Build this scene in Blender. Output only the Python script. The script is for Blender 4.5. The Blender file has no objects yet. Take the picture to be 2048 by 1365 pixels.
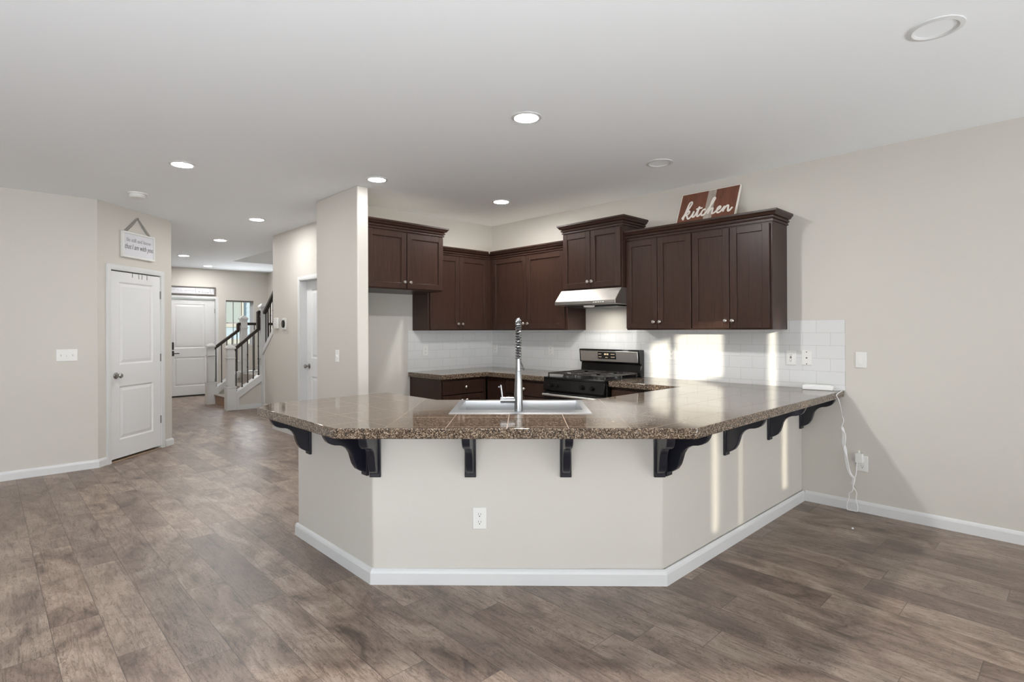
import bpy, bmesh, math, random
from mathutils import Vector, Matrix
random.seed(7)
PI = math.pi
C = bpy.context.scene.collection
SC = bpy.context.scene

# ------------------------------------------------------------------ camera
F_PX, H_CAM, YAW, ROLL, HORIZON = 1104.1, 1.3923, 0.0206, -0.004, 660.1
a0 = PI/4 - YAW
rv = Vector((math.cos(a0), -math.sin(a0), 0)); fv = Vector((math.sin(a0), math.cos(a0), 0)); up = Vector((0, 0, 1))
Rv = rv*math.cos(ROLL) + up*math.sin(ROLL); Uv = up*math.cos(ROLL) - rv*math.sin(ROLL)
cam_d = bpy.data.cameras.new('camera'); cam = bpy.data.objects.new('camera', cam_d); C.objects.link(cam)
M = Matrix.Identity(4)
for i in range(3):
    M[i][0] = Rv[i]; M[i][1] = Uv[i]; M[i][2] = -fv[i]
M[2][3] = H_CAM
cam.matrix_world = M
cam_d.sensor_width = 36; cam_d.sensor_fit = 'HORIZONTAL'
cam_d.lens = F_PX/2048*36
cam_d.shift_y = -(682.5 - HORIZON)/2048
cam_d.clip_start = 0.05
SC.camera = cam

# ------------------------------------------------------------------ world, sun, window and fill light, exposure
SC.view_settings.view_transform = 'Standard'; SC.view_settings.look = 'None'
SC.view_settings.gamma = 1; SC.view_settings.use_curve_mapping = False
SC.view_settings.exposure = 0.0
SC.cycles.use_denoising = True
SC.cycles.max_bounces = 12; SC.cycles.diffuse_bounces = 8; SC.cycles.glossy_bounces = 4
SC.cycles.sample_clamp_indirect = 6.0
SC.cycles.caustics_reflective = False; SC.cycles.caustics_refractive = False
w = bpy.data.worlds.new('sky'); SC.world = w; w.use_nodes = True
nt = w.node_tree; bg = nt.nodes['Background']
sky = nt.nodes.new('ShaderNodeTexSky'); sky.sky_type = 'HOSEK_WILKIE'
sky.sun_direction = Vector((-1, -.62, .148)).normalized(); sky.turbidity = 3
nt.links.new(sky.outputs[0], bg.inputs[0]); bg.inputs[1].default_value = 12.0

sd = bpy.data.lights.new('sun', 'SUN'); sd.energy = 4.8; sd.angle = math.radians(0.6); sd.color = (1, .92, .74)
so = bpy.data.objects.new('sun', sd); C.objects.link(so)
so.rotation_euler = Vector((1, .62, -.148)).to_track_quat('-Z', 'Y').to_euler()
so.location = (-6, -5, 5)

def area(name, loc, direction, sx, sy, power, color=(1, 1, 1), spread=180):
    d = bpy.data.lights.new(name, 'AREA'); d.shape = 'RECTANGLE'; d.size = sx; d.size_y = sy
    d.energy = power; d.color = color; d.spread = math.radians(spread)
    o = bpy.data.objects.new(name, d); C.objects.link(o); o.location = loc
    o.rotation_euler = Vector(direction).to_track_quat('-Z', 'Y').to_euler()
    return o
# fill lamps added behind the camera, standing in for daylight from unseen windows
FILL_TINT = (.92, .972, 1.01)
area('fill_rear', (-3.3, -.55, 1.3), (.3, 1, .2), 3.4, 2.0, 14, FILL_TINT)
area('fill_rear_up', (-3.3, -.55, 1.0), (.1, .6, 1), 3.4, 1.6, 325, FILL_TINT)  # upward fill, added to lighten the ceiling
area('fill_camera_up', (-.15, -.56, 1.1), (.25, .8, 1), 2.2, 1.5, 93, FILL_TINT)  # added lamp right behind the camera, aimed up to lift the ceiling
area('fill_nook', (3.0, -4.45, 1.2), (0, 1, .6), 3.0, 2.0, 115, FILL_TINT)  # fill added in the unseen nook to reach the kitchen
area('fill_nook_up', (3.0, -4.45, 1.0), (0, .6, 1), 3.0, 1.6, 98, FILL_TINT)  # second nook fill, tilted up for ceiling brightness
area('fill_stairwell', (4.1, 9.8, 5.1), (0, 0, -1), .8, .8, 11, (1, .96, .9))  # unseen lamp added to brighten the stairwell shaft
area('foyer_window_light', (4.2, 13.18, 1.6), (-.2, -1, 0), .6, .9, 24, (.9, .95, 1))
area('hood_lamp', (4.47, 3.457, 1.60), (0, 0, -1), .3, .1, 3.2, (1, .96, .88))

# ------------------------------------------------------------------ materials
def new_mat(name):
    m = bpy.data.materials.new(name); m.use_nodes = True
    return m, m.node_tree, m.node_tree.nodes['Principled BSDF']
def L(nt, a, b): nt.links.new(a, b)
def math_n(nt, op, a, b=None, c=None):
    n = nt.nodes.new('ShaderNodeMath'); n.operation = op
    for i, v in enumerate((a, b, c)):
        if v is None: continue
        if isinstance(v, (int, float)): n.inputs[i].default_value = v
        else: L(nt, v, n.inputs[i])
    return n.outputs[0]
def ramp(nt, fac, stops):
    r = nt.nodes.new('ShaderNodeValToRGB'); e = r.color_ramp.elements
    while len(e) < len(stops): e.new(.5)
    for el, (p, c) in zip(e, stops): el.position = p; el.color = (*c, 1)
    L(nt, fac, r.inputs[0]); return r.outputs[0]
def mixc(nt, fac, a, b, mode='MIX'):
    n = nt.nodes.new('ShaderNodeMix'); n.data_type = 'RGBA'; n.blend_type = mode
    for sock, v in ((n.inputs[0], fac), (n.inputs[6], a), (n.inputs[7], b)):
        if isinstance(v, (int, float)): sock.default_value = v
        elif isinstance(v, tuple): sock.default_value = (*v, 1)
        else: L(nt, v, sock)
    return n.outputs[2]
def noise(nt, vec, scale, detail=3, rough=.5, dist=0):
    n = nt.nodes.new('ShaderNodeTexNoise'); n.inputs['Scale'].default_value = scale
    n.inputs['Detail'].default_value = detail; n.inputs['Roughness'].default_value = rough
    n.inputs['Distortion'].default_value = dist
    if vec is not None: L(nt, vec, n.inputs['Vector'])
    return n.outputs[0]
def geo_pos(nt): return nt.nodes.new('ShaderNodeNewGeometry').outputs['Position']
def obj_pos(nt): return nt.nodes.new('ShaderNodeTexCoord').outputs['Object']
def scaled(nt, vec, s):
    n = nt.nodes.new('ShaderNodeVectorMath'); n.operation = 'MULTIPLY'; L(nt, vec, n.inputs[0]); n.inputs[1].default_value = s
    return n.outputs[0]
def bump(nt, bsdf, h, strength, dist=.002):
    b = nt.nodes.new('ShaderNodeBump'); b.inputs['Strength'].default_value = strength; b.inputs['Distance'].default_value = dist
    L(nt, h, b.inputs['Height']); L(nt, b.outputs[0], bsdf.inputs['Normal'])

def plain(name, col, rough=.5, metal=0, var=.04, bumpy=0, scale=60, spec=.5, coat=0):
    m, nt, p = new_mat(name)
    f = noise(nt, obj_pos(nt), scale, 3)
    lo = tuple(c*(1-var) for c in col); hi = tuple(min(1, c*(1+var)) for c in col)
    L(nt, mixc(nt, f, lo, hi), p.inputs['Base Color'])
    p.inputs['Roughness'].default_value = rough; p.inputs['Metallic'].default_value = metal
    p.inputs['Specular IOR Level'].default_value = spec
    p.inputs['Coat Weight'].default_value = coat
    if bumpy: bump(nt, p, f, bumpy)
    return m
WALL = plain('beige_wall_paint', (.60, .573, .530), .6, var=.015, bumpy=.12, scale=170, spec=.3)
CEIL = plain('white_ceiling_paint', (.92, .948, .975), .75, var=.01, bumpy=.08, scale=120, spec=.2)
TRIM = plain('white_trim_paint', (.68, .685, .69), .35, var=.01)
DOORM = plain('white_door_paint', (.73, .735, .74), .4, var=.01)
PLASTIC = plain('white_plastic', (.77, .765, .745), .35, var=.01)
DARKSLOT = plain('dark_slot', (.03, .03, .03), .6)
STEEL = plain('brushed_steel', (.72, .70, .68), .36, 1, var=.05, scale=25)
NICKEL = plain('satin_nickel', (.70, .67, .63), .28, 1, var=.03)
SINKM = plain('satin_sink_steel', (.58, .59, .61), .30, 1, var=.03)
CHROME = plain('faucet_chrome', (.33, .34, .35), .27, 1, var=.02)
BLACK = plain('black_enamel', (.007, .0065, .0065), .16, var=.1, spec=.35)
IRON = plain('cast_iron', (.035, .032, .030), .28, var=.2)
BLACKMETAL = plain('black_metal', (.015, .014, .014), .4)
RAILWOOD = plain('dark_rail_wood', (.035, .026, .022), .3, var=.2, scale=30)
CORBEL = plain('dark_painted_wood', (.0115, .012, .019), .28, var=.25, scale=20)
BOUNCETOP = plain('pale_bounce_top', (.72, .64, .52), .6, var=.08, scale=20)  # pale material for unseen cabinet tops, added to bounce light onto the ceiling
CARPET = plain('grey_carpet', (.34, .31, .28), .95, var=.35, bumpy=.5, scale=300)
CORD = plain('white_cord', (.82, .82, .82), .35, var=.01)
SIDING = plain('blue_grey_siding', (.58, .72, .88), .7, var=.03)
RIBBON = plain('grey_ribbon', (.27, .26, .24), .8, var=.15)
HINGE = plain('dark_nickel', (.24, .235, .23), .4, .7)
DOORKNOB = plain('door_knob_nickel', (.40, .385, .365), .26, 1, var=.03)
GREYFRAME = plain('weathered_grey_frame', (.13, .118, .105), .7, var=.2)
INK = plain('grey_ink', (.22, .21, .22), .7)
PALEINK = plain('pale_grey_ink', (.38, .37, .40), .7)
PAPER = plain('white_sign_board', (.68, .68, .72), .6, var=.01)
CREAM = plain('cream_lettering', (.84, .80, .74), .6, var=.02)
GLASSD = plain('black_glass', (.01, .01, .012), .06, coat=.5)

def emis(name, col, s):
    m, nt, p = new_mat(name); p.inputs['Emission Color'].default_value = (*col, 1); p.inputs['Emission Strength'].default_value = s
    p.inputs['Base Color'].default_value = (*col, 1); return m
LENS = emis('lit_lens', (1, .985, .965), 340)            # open room
LENS_K = emis('lit_lens_kitchen', (1, .985, .965), 1040)   # brighter bulbs over the kitchen
LENS_C = emis('lit_lens_corner', (1, .985, .965), 390)     # kitchen corner
LENS_H = emis('lit_lens_hall', (1, .985, .965), 275)      # hall
LENS_S = emis('lit_lens_stub', (1, .985, .965), 70)
AMBER = emis('display_glow', (1, .78, .5), .10)

def wood_cabinet():
    m, nt, p = new_mat('espresso_wood')
    pos = obj_pos(nt)
    g = noise(nt, scaled(nt, pos, (26, 26, 1.4)), 3, 5, .6, .4)
    b = noise(nt, scaled(nt, pos, (3, 3, 1.2)), 2, 2)
    c1 = ramp(nt, g, [(.3, (.022, .0105, .0075)), (.7, (.047, .0228, .0165))])
    c2 = mixc(nt, math_n(nt, 'MULTIPLY', b, .5), c1, (.052, .028, .0195))
    L(nt, c2, p.inputs['Base Color']); p.inputs['Roughness'].default_value = .34
    p.inputs['Specular IOR Level'].default_value = .30
    return m
WOOD = wood_cabinet()

def granite():
    m, nt, p = new_mat('speckled_granite_tile')
    pos = geo_pos(nt)
    v = nt.nodes.new('ShaderNodeTexVoronoi'); v.inputs['Scale'].default_value = 225; L(nt, pos, v.inputs['Vector'])
    sep = nt.nodes.new('ShaderNodeSeparateColor'); L(nt, v.outputs['Color'], sep.inputs[0])
    n2 = noise(nt, pos, 90, 3, .6)
    f = math_n(nt, 'ADD', math_n(nt, 'MULTIPLY', sep.outputs[0], .75), math_n(nt, 'MULTIPLY', math_n(nt, 'SUBTRACT', n2, .37), .9))
    c = ramp(nt, f, [(.14, (.016, .011, .008)), (.38, (.062, .042, .029)), (.62, (.155, .108, .073)), (.82, (.29, .222, .162)), (1, (.43, .37, .31))])
    # grout: grid turned 45 degrees in the middle run, square to the walls in the side runs
    s = nt.nodes.new('ShaderNodeSeparateXYZ'); L(nt, pos, s.inputs[0]); X, Y, Z = s.outputs
    r2 = 1/math.sqrt(2)
    t = math_n(nt, 'MULTIPLY', math_n(nt, 'SUBTRACT', X, Y), r2); n = math_n(nt, 'MULTIPLY', math_n(nt, 'ADD', X, Y), r2)
    def line(coord, off, pitch=.299, hw=.0018):
        fr = math_n(nt, 'FRACT', math_n(nt, 'DIVIDE', math_n(nt, 'SUBTRACT', coord, off - pitch*40), pitch))
        d = math_n(nt, 'ABSOLUTE', math_n(nt, 'SUBTRACT', fr, .5))
        return math_n(nt, 'GREATER_THAN', d, .5 - hw/pitch)
    diag = math_n(nt, 'MAXIMUM', line(t, -.381), line(n, 2.72))
    sq = math_n(nt, 'MAXIMUM', line(X, 2.95), line(Y, 1.455))
    inm = math_n(nt, 'MULTIPLY', math_n(nt, 'GREATER_THAN', t, -.682), math_n(nt, 'LESS_THAN', t, .567))
    near = math_n(nt, 'LESS_THAN', n, 4.0)
    inm = math_n(nt, 'MULTIPLY', inm, near)
    g = math_n(nt, 'ADD', math_n(nt, 'MULTIPLY', diag, inm), math_n(nt, 'MULTIPLY', sq, math_n(nt, 'SUBTRACT', 1.0, inm)))
    g = math_n(nt, 'MULTIPLY', g, math_n(nt, 'GREATER_THAN', Z, .9135))
    col = mixc(nt, math_n(nt, 'MULTIPLY', g, .7), c, (.30, .24, .185))
    L(nt, col, p.inputs['Base Color'])
    L(nt, math_n(nt, 'ADD', math_n(nt, 'MULTIPLY', g, .4), .07), p.inputs['Roughness'])
    p.inputs['Specular IOR Level'].default_value = .6
    return m
GRAN = granite()

def floor_mat():
    m, nt, p = new_mat('taupe_laminate_planks')
    pos = geo_pos(nt); s = nt.nodes.new('ShaderNodeSeparateXYZ'); L(nt, pos, s.inputs[0]); X, Y, Z = s.outputs
    W, LN = .186, 1.22
    u = math_n(nt, 'DIVIDE', math_n(nt, 'ADD', X, 20.05), W); row = math_n(nt, 'FLOOR', u); fu = math_n(nt, 'FRACT', u)
    wn = nt.nodes.new('ShaderNodeTexWhiteNoise'); wn.noise_dimensions = '1D'; L(nt, row, wn.inputs['W'])
    v = math_n(nt, 'DIVIDE', math_n(nt, 'ADD', math_n(nt, 'ADD', Y, 20), math_n(nt, 'MULTIPLY', wn.outputs[0], 9.0)), LN)
    col = math_n(nt, 'FLOOR', v); fvv = math_n(nt, 'FRACT', v)
    cmb = nt.nodes.new('ShaderNodeCombineXYZ'); L(nt, row, cmb.inputs[0]); L(nt, col, cmb.inputs[1])
    wid = nt.nodes.new('ShaderNodeTexWhiteNoise'); wid.noise_dimensions = '2D'; L(nt, cmb.outputs[0], wid.inputs['Vector'])
    rid = wid.outputs[0]
    off = nt.nodes.new('ShaderNodeCombineXYZ'); L(nt, math_n(nt, 'MULTIPLY', rid, 37.0), off.inputs[2]); L(nt, math_n(nt, 'MULTIPLY', rid, 11.0), off.inputs[1])
    vp = nt.nodes.new('ShaderNodeVectorMath'); vp.operation = 'ADD'; L(nt, pos, vp.inputs[0]); L(nt, off.outputs[0], vp.inputs[1])
    pv = vp.outputs[0]
    blot = noise(nt, scaled(nt, pv, (5, 2.6, 5)), 1.0, 6, .64, .9)
    grain = noise(nt, scaled(nt, pv, (46, 3.0, 9)), 1.4, 7, .68, 1.0)
    crack = noise(nt, scaled(nt, pv, (13, 2.6, 9)), 1.6, 3, .6, 2.6)
    fig = noise(nt, scaled(nt, pv, (9, 5.5, 9)), 1.0, 2, .5, 3.5)
    base = ramp(nt, blot, [(.30, (.070, .046, .035)), (.42, (.195, .138, .106)), (.54, (.300, .224, .176)), (.70, (.43, .34, .277))])
    wid2 = nt.nodes.new('ShaderNodeTexWhiteNoise'); wid2.noise_dimensions = '3D'; L(nt, off.outputs[0], wid2.inputs['Vector'])
    base = mixc(nt, math_n(nt, 'MULTIPLY', wid2.outputs[0], .35), base, (.235, .20, .178))
    base = mixc(nt, math_n(nt, 'MAXIMUM', 0.0, math_n(nt, 'MULTIPLY', math_n(nt, 'SUBTRACT', rid, .45), .95)), base, (.115, .078, .063))
    gm = ramp(nt, grain, [(.34, (.42, .38, .36)), (.46, (.88, .87, .86)), (.56, (1.0, 1.0, 1.0)), (.72, (1.18, 1.17, 1.16))])
    c = mixc(nt, .8, base, gm, 'MULTIPLY')
    fm = ramp(nt, math_n(nt, 'FRACT', math_n(nt, 'MULTIPLY', fig, 9.0)), [(0, (.80, .78, .76)), (.25, (1, 1, 1)), (.85, (1, 1, 1)), (1, (.80, .78, .76))])
    c = mixc(nt, .55, c, fm, 'MULTIPLY')
    cd = math_n(nt, 'ABSOLUTE', math_n(nt, 'SUBTRACT', crack, .5))
    cm = ramp(nt, cd, [(0, (.30, .25, .22)), (.010, (.68, .64, .62)), (.026, (1, 1, 1))])
    c = mixc(nt, .75, c, cm, 'MULTIPLY')
    e1 = math_n(nt, 'LESS_THAN', fu, .017); e2 = math_n(nt, 'LESS_THAN', fvv, .0026)
    seam = math_n(nt, 'MAXIMUM', e1, e2)
    c = mixc(nt, math_n(nt, 'MULTIPLY', seam, .7), c, (.05, .035, .028))
    L(nt, c, p.inputs['Base Color'])
    L(nt, math_n(nt, 'ADD', .30, math_n(nt, 'MULTIPLY', grain, .16)), p.inputs['Roughness'])
    p.inputs['Specular IOR Level'].default_value = .45
    bump(nt, p, math_n(nt, 'SUBTRACT', grain, math_n(nt, 'MULTIPLY', seam, .8)), .18, .0015)
    return m
FLOORM = floor_mat()

def tile_mat(axis):
    m, nt, p = new_mat('white_subway_tile_'+axis.lower())
    pos = geo_pos(nt); s = nt.nodes.new('ShaderNodeSeparateXYZ'); L(nt, pos, s.inputs[0])
    A = s.outputs[0] if axis == 'X' else s.outputs[1]
    cb = nt.nodes.new('ShaderNodeCombineXYZ'); L(nt, math_n(nt, 'ADD', A, 10.0 + (.085 if axis == 'Y' else .02)), cb.inputs[0]); L(nt, math_n(nt, 'ADD', s.outputs[2], .1016*20 - 1.4605 + .1016*40), cb.inputs[1])
    b = nt.nodes.new('ShaderNodeTexBrick'); L(nt, cb.outputs[0], b.inputs['Vector'])
    b.inputs['Scale'].default_value = 1; b.inputs['Brick Width'].default_value = .2032; b.inputs['Row Height'].default_value = .1016
    b.inputs['Mortar Size'].default_value = .0016; b.inputs['Mortar Smooth'].default_value = .3; b.offset = .5
    b.inputs['Color1'].default_value = (.71, .715, .715, 1); b.inputs['Color2'].default_value = (.685, .69, .69, 1); b.inputs['Mortar'].default_value = (.52, .52, .515, 1)
    L(nt, b.outputs[0], p.inputs['Base Color']); p.inputs['Roughness'].default_value = .18
    bump(nt, p, math_n(nt, 'SUBTRACT', 1.0, b.outputs['Fac']), .35, .0015)
    return m
TILEX = tile_mat('X'); TILEY = tile_mat('Y')

def sign_wood():
    m, nt, p = new_mat('reddish_plank_wood')
    pos = obj_pos(nt); s = nt.nodes.new('ShaderNodeSeparateXYZ'); L(nt, pos, s.inputs[0])
    g = noise(nt, scaled(nt, pos, (30, 5, 4)), 1.5, 5, .6, .5)
    cell = math_n(nt, 'FLOOR', math_n(nt, 'DIVIDE', s.outputs[0], .067))
    wn = nt.nodes.new('ShaderNodeTexWhiteNoise'); wn.noise_dimensions = '1D'; L(nt, cell, wn.inputs['W'])
    c = ramp(nt, g, [(.3, (.095, .030, .016)), (.7, (.21, .075, .042))])
    c = mixc(nt, math_n(nt, 'MULTIPLY', wn.outputs[0], .45), c, (.21, .085, .05))
    light = math_n(nt, 'MULTIPLY', math_n(nt, 'GREATER_THAN', s.outputs[0], .255), math_n(nt, 'LESS_THAN', s.outputs[0], .332))
    gl = ramp(nt, g, [(.3, (.34, .28, .24)), (.7, (.50, .44, .39))])
    c = mixc(nt, light, c, gl)
    L(nt, c, p.inputs['Base Color']); p.inputs['Roughness'].default_value = .6
    return m
SIGNWOOD = sign_wood()

# ------------------------------------------------------------------ mesh helpers
class MB:
    def __init__(s): s.bm = bmesh.new()
    def box(s, x0, x1, y0, y1, z0, z1):
        x0, x1 = sorted((x0, x1)); y0, y1 = sorted((y0, y1)); z0, z1 = sorted((z0, z1))
        v = [s.bm.verts.new((x, y, z)) for z in (z0, z1) for y in (y0, y1) for x in (x0, x1)]
        for f in ((0, 2, 3, 1), (4, 5, 7, 6), (0, 1, 5, 4), (2, 6, 7, 3), (0, 4, 6, 2), (1, 3, 7, 5)):
            s.bm.faces.new([v[i] for i in f])
        return s
    def prism(s, pts, a, b, plane='xy'):
        def P(p, h): return {'xy': (p[0], p[1], h), 'xz': (p[0], h, p[1]), 'yz': (h, p[0], p[1])}[plane]
        lo = [s.bm.verts.new(P(p, a)) for p in pts]; hi = [s.bm.verts.new(P(p, b)) for p in pts]
        n = len(pts); fs = [s.bm.faces.new(lo), s.bm.faces.new(hi)]
        for i in range(n): fs.append(s.bm.faces.new((lo[i], lo[(i+1) % n], hi[(i+1) % n], hi[i])))
        bmesh.ops.recalc_face_normals(s.bm, faces=fs); return s
    def ring_rect(s, r0, y0, r1, y1):   # sloped rim between two rectangles (x0,x1,z0,z1) at depths y0,y1
        def q(r, y): return [s.bm.verts.new(p) for p in ((r[0], y, r[2]), (r[1], y, r[2]), (r[1], y, r[3]), (r[0], y, r[3]))]
        a = q(r0, y0); b = q(r1, y1)
        for i in range(4): s.bm.faces.new((a[i], a[(i+1) % 4], b[(i+1) % 4], b[i]))
        return s
    def quad_y(s, r, y):
        s.bm.faces.new([s.bm.verts.new(p) for p in ((r[0], y, r[2]), (r[1], y, r[2]), (r[1], y, r[3]), (r[0], y, r[3]))]); return s
    def lathe(s, prof, center=(0, 0, 0), axis='z', seg=20):
        rings = []
        for r, h in prof:
            ring = []
            for k in range(seg):
                t = 2*PI*k/seg; c, q = r*math.cos(t), r*math.sin(t)
                p = {'z': (c, q, h), 'y': (c, h, q), 'x': (h, c, q)}[axis]
                ring.append(s.bm.verts.new(tuple(p[i]+center[i] for i in range(3))))
            rings.append(ring)
        fs = []
        for a, b in zip(rings, rings[1:]):
            for k in range(seg): fs.append(s.bm.faces.new((a[k], a[(k+1) % seg], b[(k+1) % seg], b[k])))
        fs.append(s.bm.faces.new(rings[0])); fs.append(s.bm.faces.new(rings[-1]))
        bmesh.ops.recalc_face_normals(s.bm, faces=fs); return s
    def tube(s, pts, r, seg=8, flat=None):
        pts = [Vector(p) for p in pts]; rings = []; prev = None
        n = len(pts)
        for i, p in enumerate(pts):
            d = (pts[min(i+1, n-1)] - pts[max(i-1, 0)]).normalized()
            if prev is None:
                ref = Vector((0, 0, 1)) if abs(d.z) < .9 else Vector((1, 0, 0))
                u = d.cross(ref).normalized()
            else:
                u = (prev - d*prev.dot(d))
                u = u.normalized() if u.length > 1e-6 else d.orthogonal().normalized()
            prev = u; v = d.cross(u)
            rr = r[i] if isinstance(r, (list, tuple)) else r
            fl = flat or 1
            rings.append([s.bm.verts.new(p + u*rr*math.cos(2*PI*k/seg) + v*rr*fl*math.sin(2*PI*k/seg)) for k in range(seg)])
        fs = []
        for a, b in zip(rings, rings[1:]):
            for k in range(seg): fs.append(s.bm.faces.new((a[k], a[(k+1) % seg], b[(k+1) % seg], b[k])))
        fs.append(s.bm.faces.new(rings[0])); fs.append(s.bm.faces.new(rings[-1]))
        bmesh.ops.recalc_face_normals(s.bm, faces=fs); return s
    def sweep(s, path, prof, starts=None, ends=None):
        # path: 2D points walked with the outside on the RIGHT; prof: (out, z); mitred; optional outward dirs at ends
        P = [Vector(p) for p in path]; n = len(P); nor = []
        for a, b in zip(P, P[1:]):
            d = (b-a).normalized(); nor.append(Vector((d.y, -d.x)))
        offs = []
        for i in range(n):
            if i == 0: o = Vector(starts) if starts else nor[0]
            elif i == n-1: o = Vector(ends) if ends else nor[-1]
            else: o = nor[i-1]+nor[i]
            offs.append(o)
        rings = [[s.bm.verts.new((P[i].x+offs[i].x*o, P[i].y+offs[i].y*o, z)) for o, z in prof] for i in range(n)]
        fs = []; k = len(prof)
        for a, b in zip(rings, rings[1:]):
            for j in range(k): fs.append(s.bm.faces.new((a[j], a[(j+1) % k], b[(j+1) % k], b[j])))
        fs.append(s.bm.faces.new(rings[0])); fs.append(s.bm.faces.new(rings[-1]))
        bmesh.ops.recalc_face_normals(s.bm, faces=fs); return s
    def build(s, name, m, parent=None, bevel=0, smooth=True, seg=2):
        me = bpy.data.meshes.new(name); s.bm.to_mesh(me); s.bm.free()
        o = bpy.data.objects.new(name, me); C.objects.link(o); me.materials.append(m)
        if smooth:
            me.shade_smooth(); me.set_sharp_from_angle(angle=math.radians(32))
        if bevel:
            b = o.modifiers.new('bevel', 'BEVEL'); b.width = bevel; b.segments = seg; b.limit_method = 'ANGLE'; b.angle_limit = math.radians(40)
        if parent: o.parent = parent
        return o

def tag(o, label=None, cat=None, group=None, kind=None):
    if label: o['label'] = label
    if cat: o['category'] = cat
    if group: o['group'] = group
    if kind: o['kind'] = kind
    return o
def empty(name, loc=(0, 0, 0), rz=0):
    o = bpy.data.objects.new(name, None); C.objects.link(o); o.location = loc; o.rotation_euler = (0, 0, rz); o.empty_display_size = .1
    return o
def thing(name, label, cat, loc=(0, 0, 0), rz=0, group=None): return tag(empty(name, loc, rz), label, cat, group)
def struct(o): return tag(o, kind='structure')
def dup(root, loc, rz, label, group=None):
    r = root.copy(); C.objects.link(r); r.location = loc; r.rotation_euler = (0, 0, rz); r['label'] = label
    if group: r['group'] = group
    for ch in list(root.children):
        c = ch.copy(); C.objects.link(c); c.parent = r
        for g in ch.children:
            d = g.copy(); C.objects.link(d); d.parent = c
    return r
def curve_mesh(name, strokes, radius, m, parent, flat_y=True, res=6):
    """smooth pen strokes in the local x/z plane at y=0 -> one mesh of flattened tubes"""
    mb = MB()
    for st in strokes:
        pts = st; sm = []
        n = len(pts)
        if n == 2: sm = [Vector(p) for p in pts]
        else:
            V = [Vector(p) for p in pts]
            for i in range(n-1):
                p0 = V[max(i-1, 0)]; p1 = V[i]; p2 = V[i+1]; p3 = V[min(i+2, n-1)]
                for k in range(res):
                    t = k/res
                    sm.append(.5*((2*p1)+(p2-p0)*t+(2*p0-5*p1+4*p2-p3)*t*t+(3*p1-p0-3*p2+p3)*t**3))
            sm.append(V[-1])
        mb.tube([(q.x, 0, q.y) for q in sm], radius, 6)
    for v in mb.bm.verts: v.co.y *= .35
    return mb.build(name, m, parent)
def text_mesh(name, body, size, m, parent, loc, shear=0, depth=.0008, align='CENTER', width=None):
    cu = bpy.data.curves.new(name, 'FONT'); cu.body = body; cu.size = size; cu.align_x = align; cu.align_y = 'CENTER'
    cu.shear = shear; cu.extrude = depth
    t = bpy.data.objects.new(name+'_src', cu); C.objects.link(t)
    dg = bpy.context.evaluated_depsgraph_get(); me = bpy.data.meshes.new_from_object(t.evaluated_get(dg))
    C.objects.unlink(t); bpy.data.objects.remove(t)
    me.transform(Matrix.Rotation(PI/2, 4, 'X'))
    if width:
        xs = [v.co.x for v in me.vertices]; k = width/(max(xs)-min(xs)); me.transform(Matrix.Diagonal((k, 1, 1, 1)))
    o = bpy.data.objects.new(name, me); C.objects.link(o); me.materials.clear(); me.materials.append(m); o.location = loc; o.parent = parent
    return o

CZ = 2.743
XR, YB = 4.808, 5.38          # right wall, kitchen back wall
S2 = math.sqrt(2)

# ------------------------------------------------------------------ structure
def wall_local(mb, length, z0, z1, thick, openings):
    """boxes for a wall along local x (0..length), face at y=0, body towards +y"""
    xs = sorted({0, length, *[o[0] for o in openings], *[o[1] for o in openings]})
    for a, b in zip(xs, xs[1:]):
        mid = (a+b)/2; zz = z0
        for o in sorted([o for o in openings if o[0] <= mid <= o[1]], key=lambda o: o[2]):
            if o[2] > zz: mb.box(a, b, 0, thick, zz, o[2])
            zz = o[3]
        if zz < z1: mb.box(a, b, 0, thick, zz, z1)
def wall(name, p0, p1, thick=.12, openings=(), z0=0, z1=CZ, m=WALL):
    """p0->p1 with the room on the right-hand... the room lies on the -y side of the local frame"""
    d = Vector(p1)-Vector(p0); mb = MB(); wall_local(mb, d.length, z0, z1, thick, openings)
    o = mb.build(name, m, smooth=False); o.location = (*p0, 0); o.rotation_euler = (0, 0, math.atan2(d.y, d.x))
    return struct(o)

struct(MB().box(-7.3, 1.2, -.84, 7.13, -.06, 0).box(.18, 1.2, 7.13, 13.5, -.06, 0).box(1.2, 5.0, -4.8, 13.5, -.06, 0).build('floor', FLOORM, smooth=False))
ce = MB()
ce.box(-7.3, 1.2, -.84, 7.13, CZ, CZ+.3); ce.box(.18, 1.2, 7.13, 13.5, CZ, CZ+.3); ce.box(1.2, 3.5, -4.8, 13.5, CZ, CZ+.3); ce.box(3.5, 5.0, -4.8, 8.05, CZ, CZ+.3); ce.box(3.5, 5.0, 11.47, 13.5, CZ, CZ+.3)
struct(ce.build('ceiling', CEIL, smooth=False))
# stairwell shaft above the ceiling opening
sh = MB(); sh.box(3.38, 3.5, 7.93, 11.59, CZ+.3, 5.3); sh.box(3.5, 4.93, 7.93, 8.05, CZ+.3, 5.3); sh.box(3.5, 4.93, 11.47, 11.59, CZ+.3, 5.3)
sh.box(XR, 4.93, 8.05, 11.47, CZ, 5.3)
struct(sh.build('wall_stairwell', WALL, smooth=False))
struct(MB().box(3.38, 4.93, 7.93, 11.59, 5.3, 5.4).build('ceiling_stairwell', CEIL, smooth=False))

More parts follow.
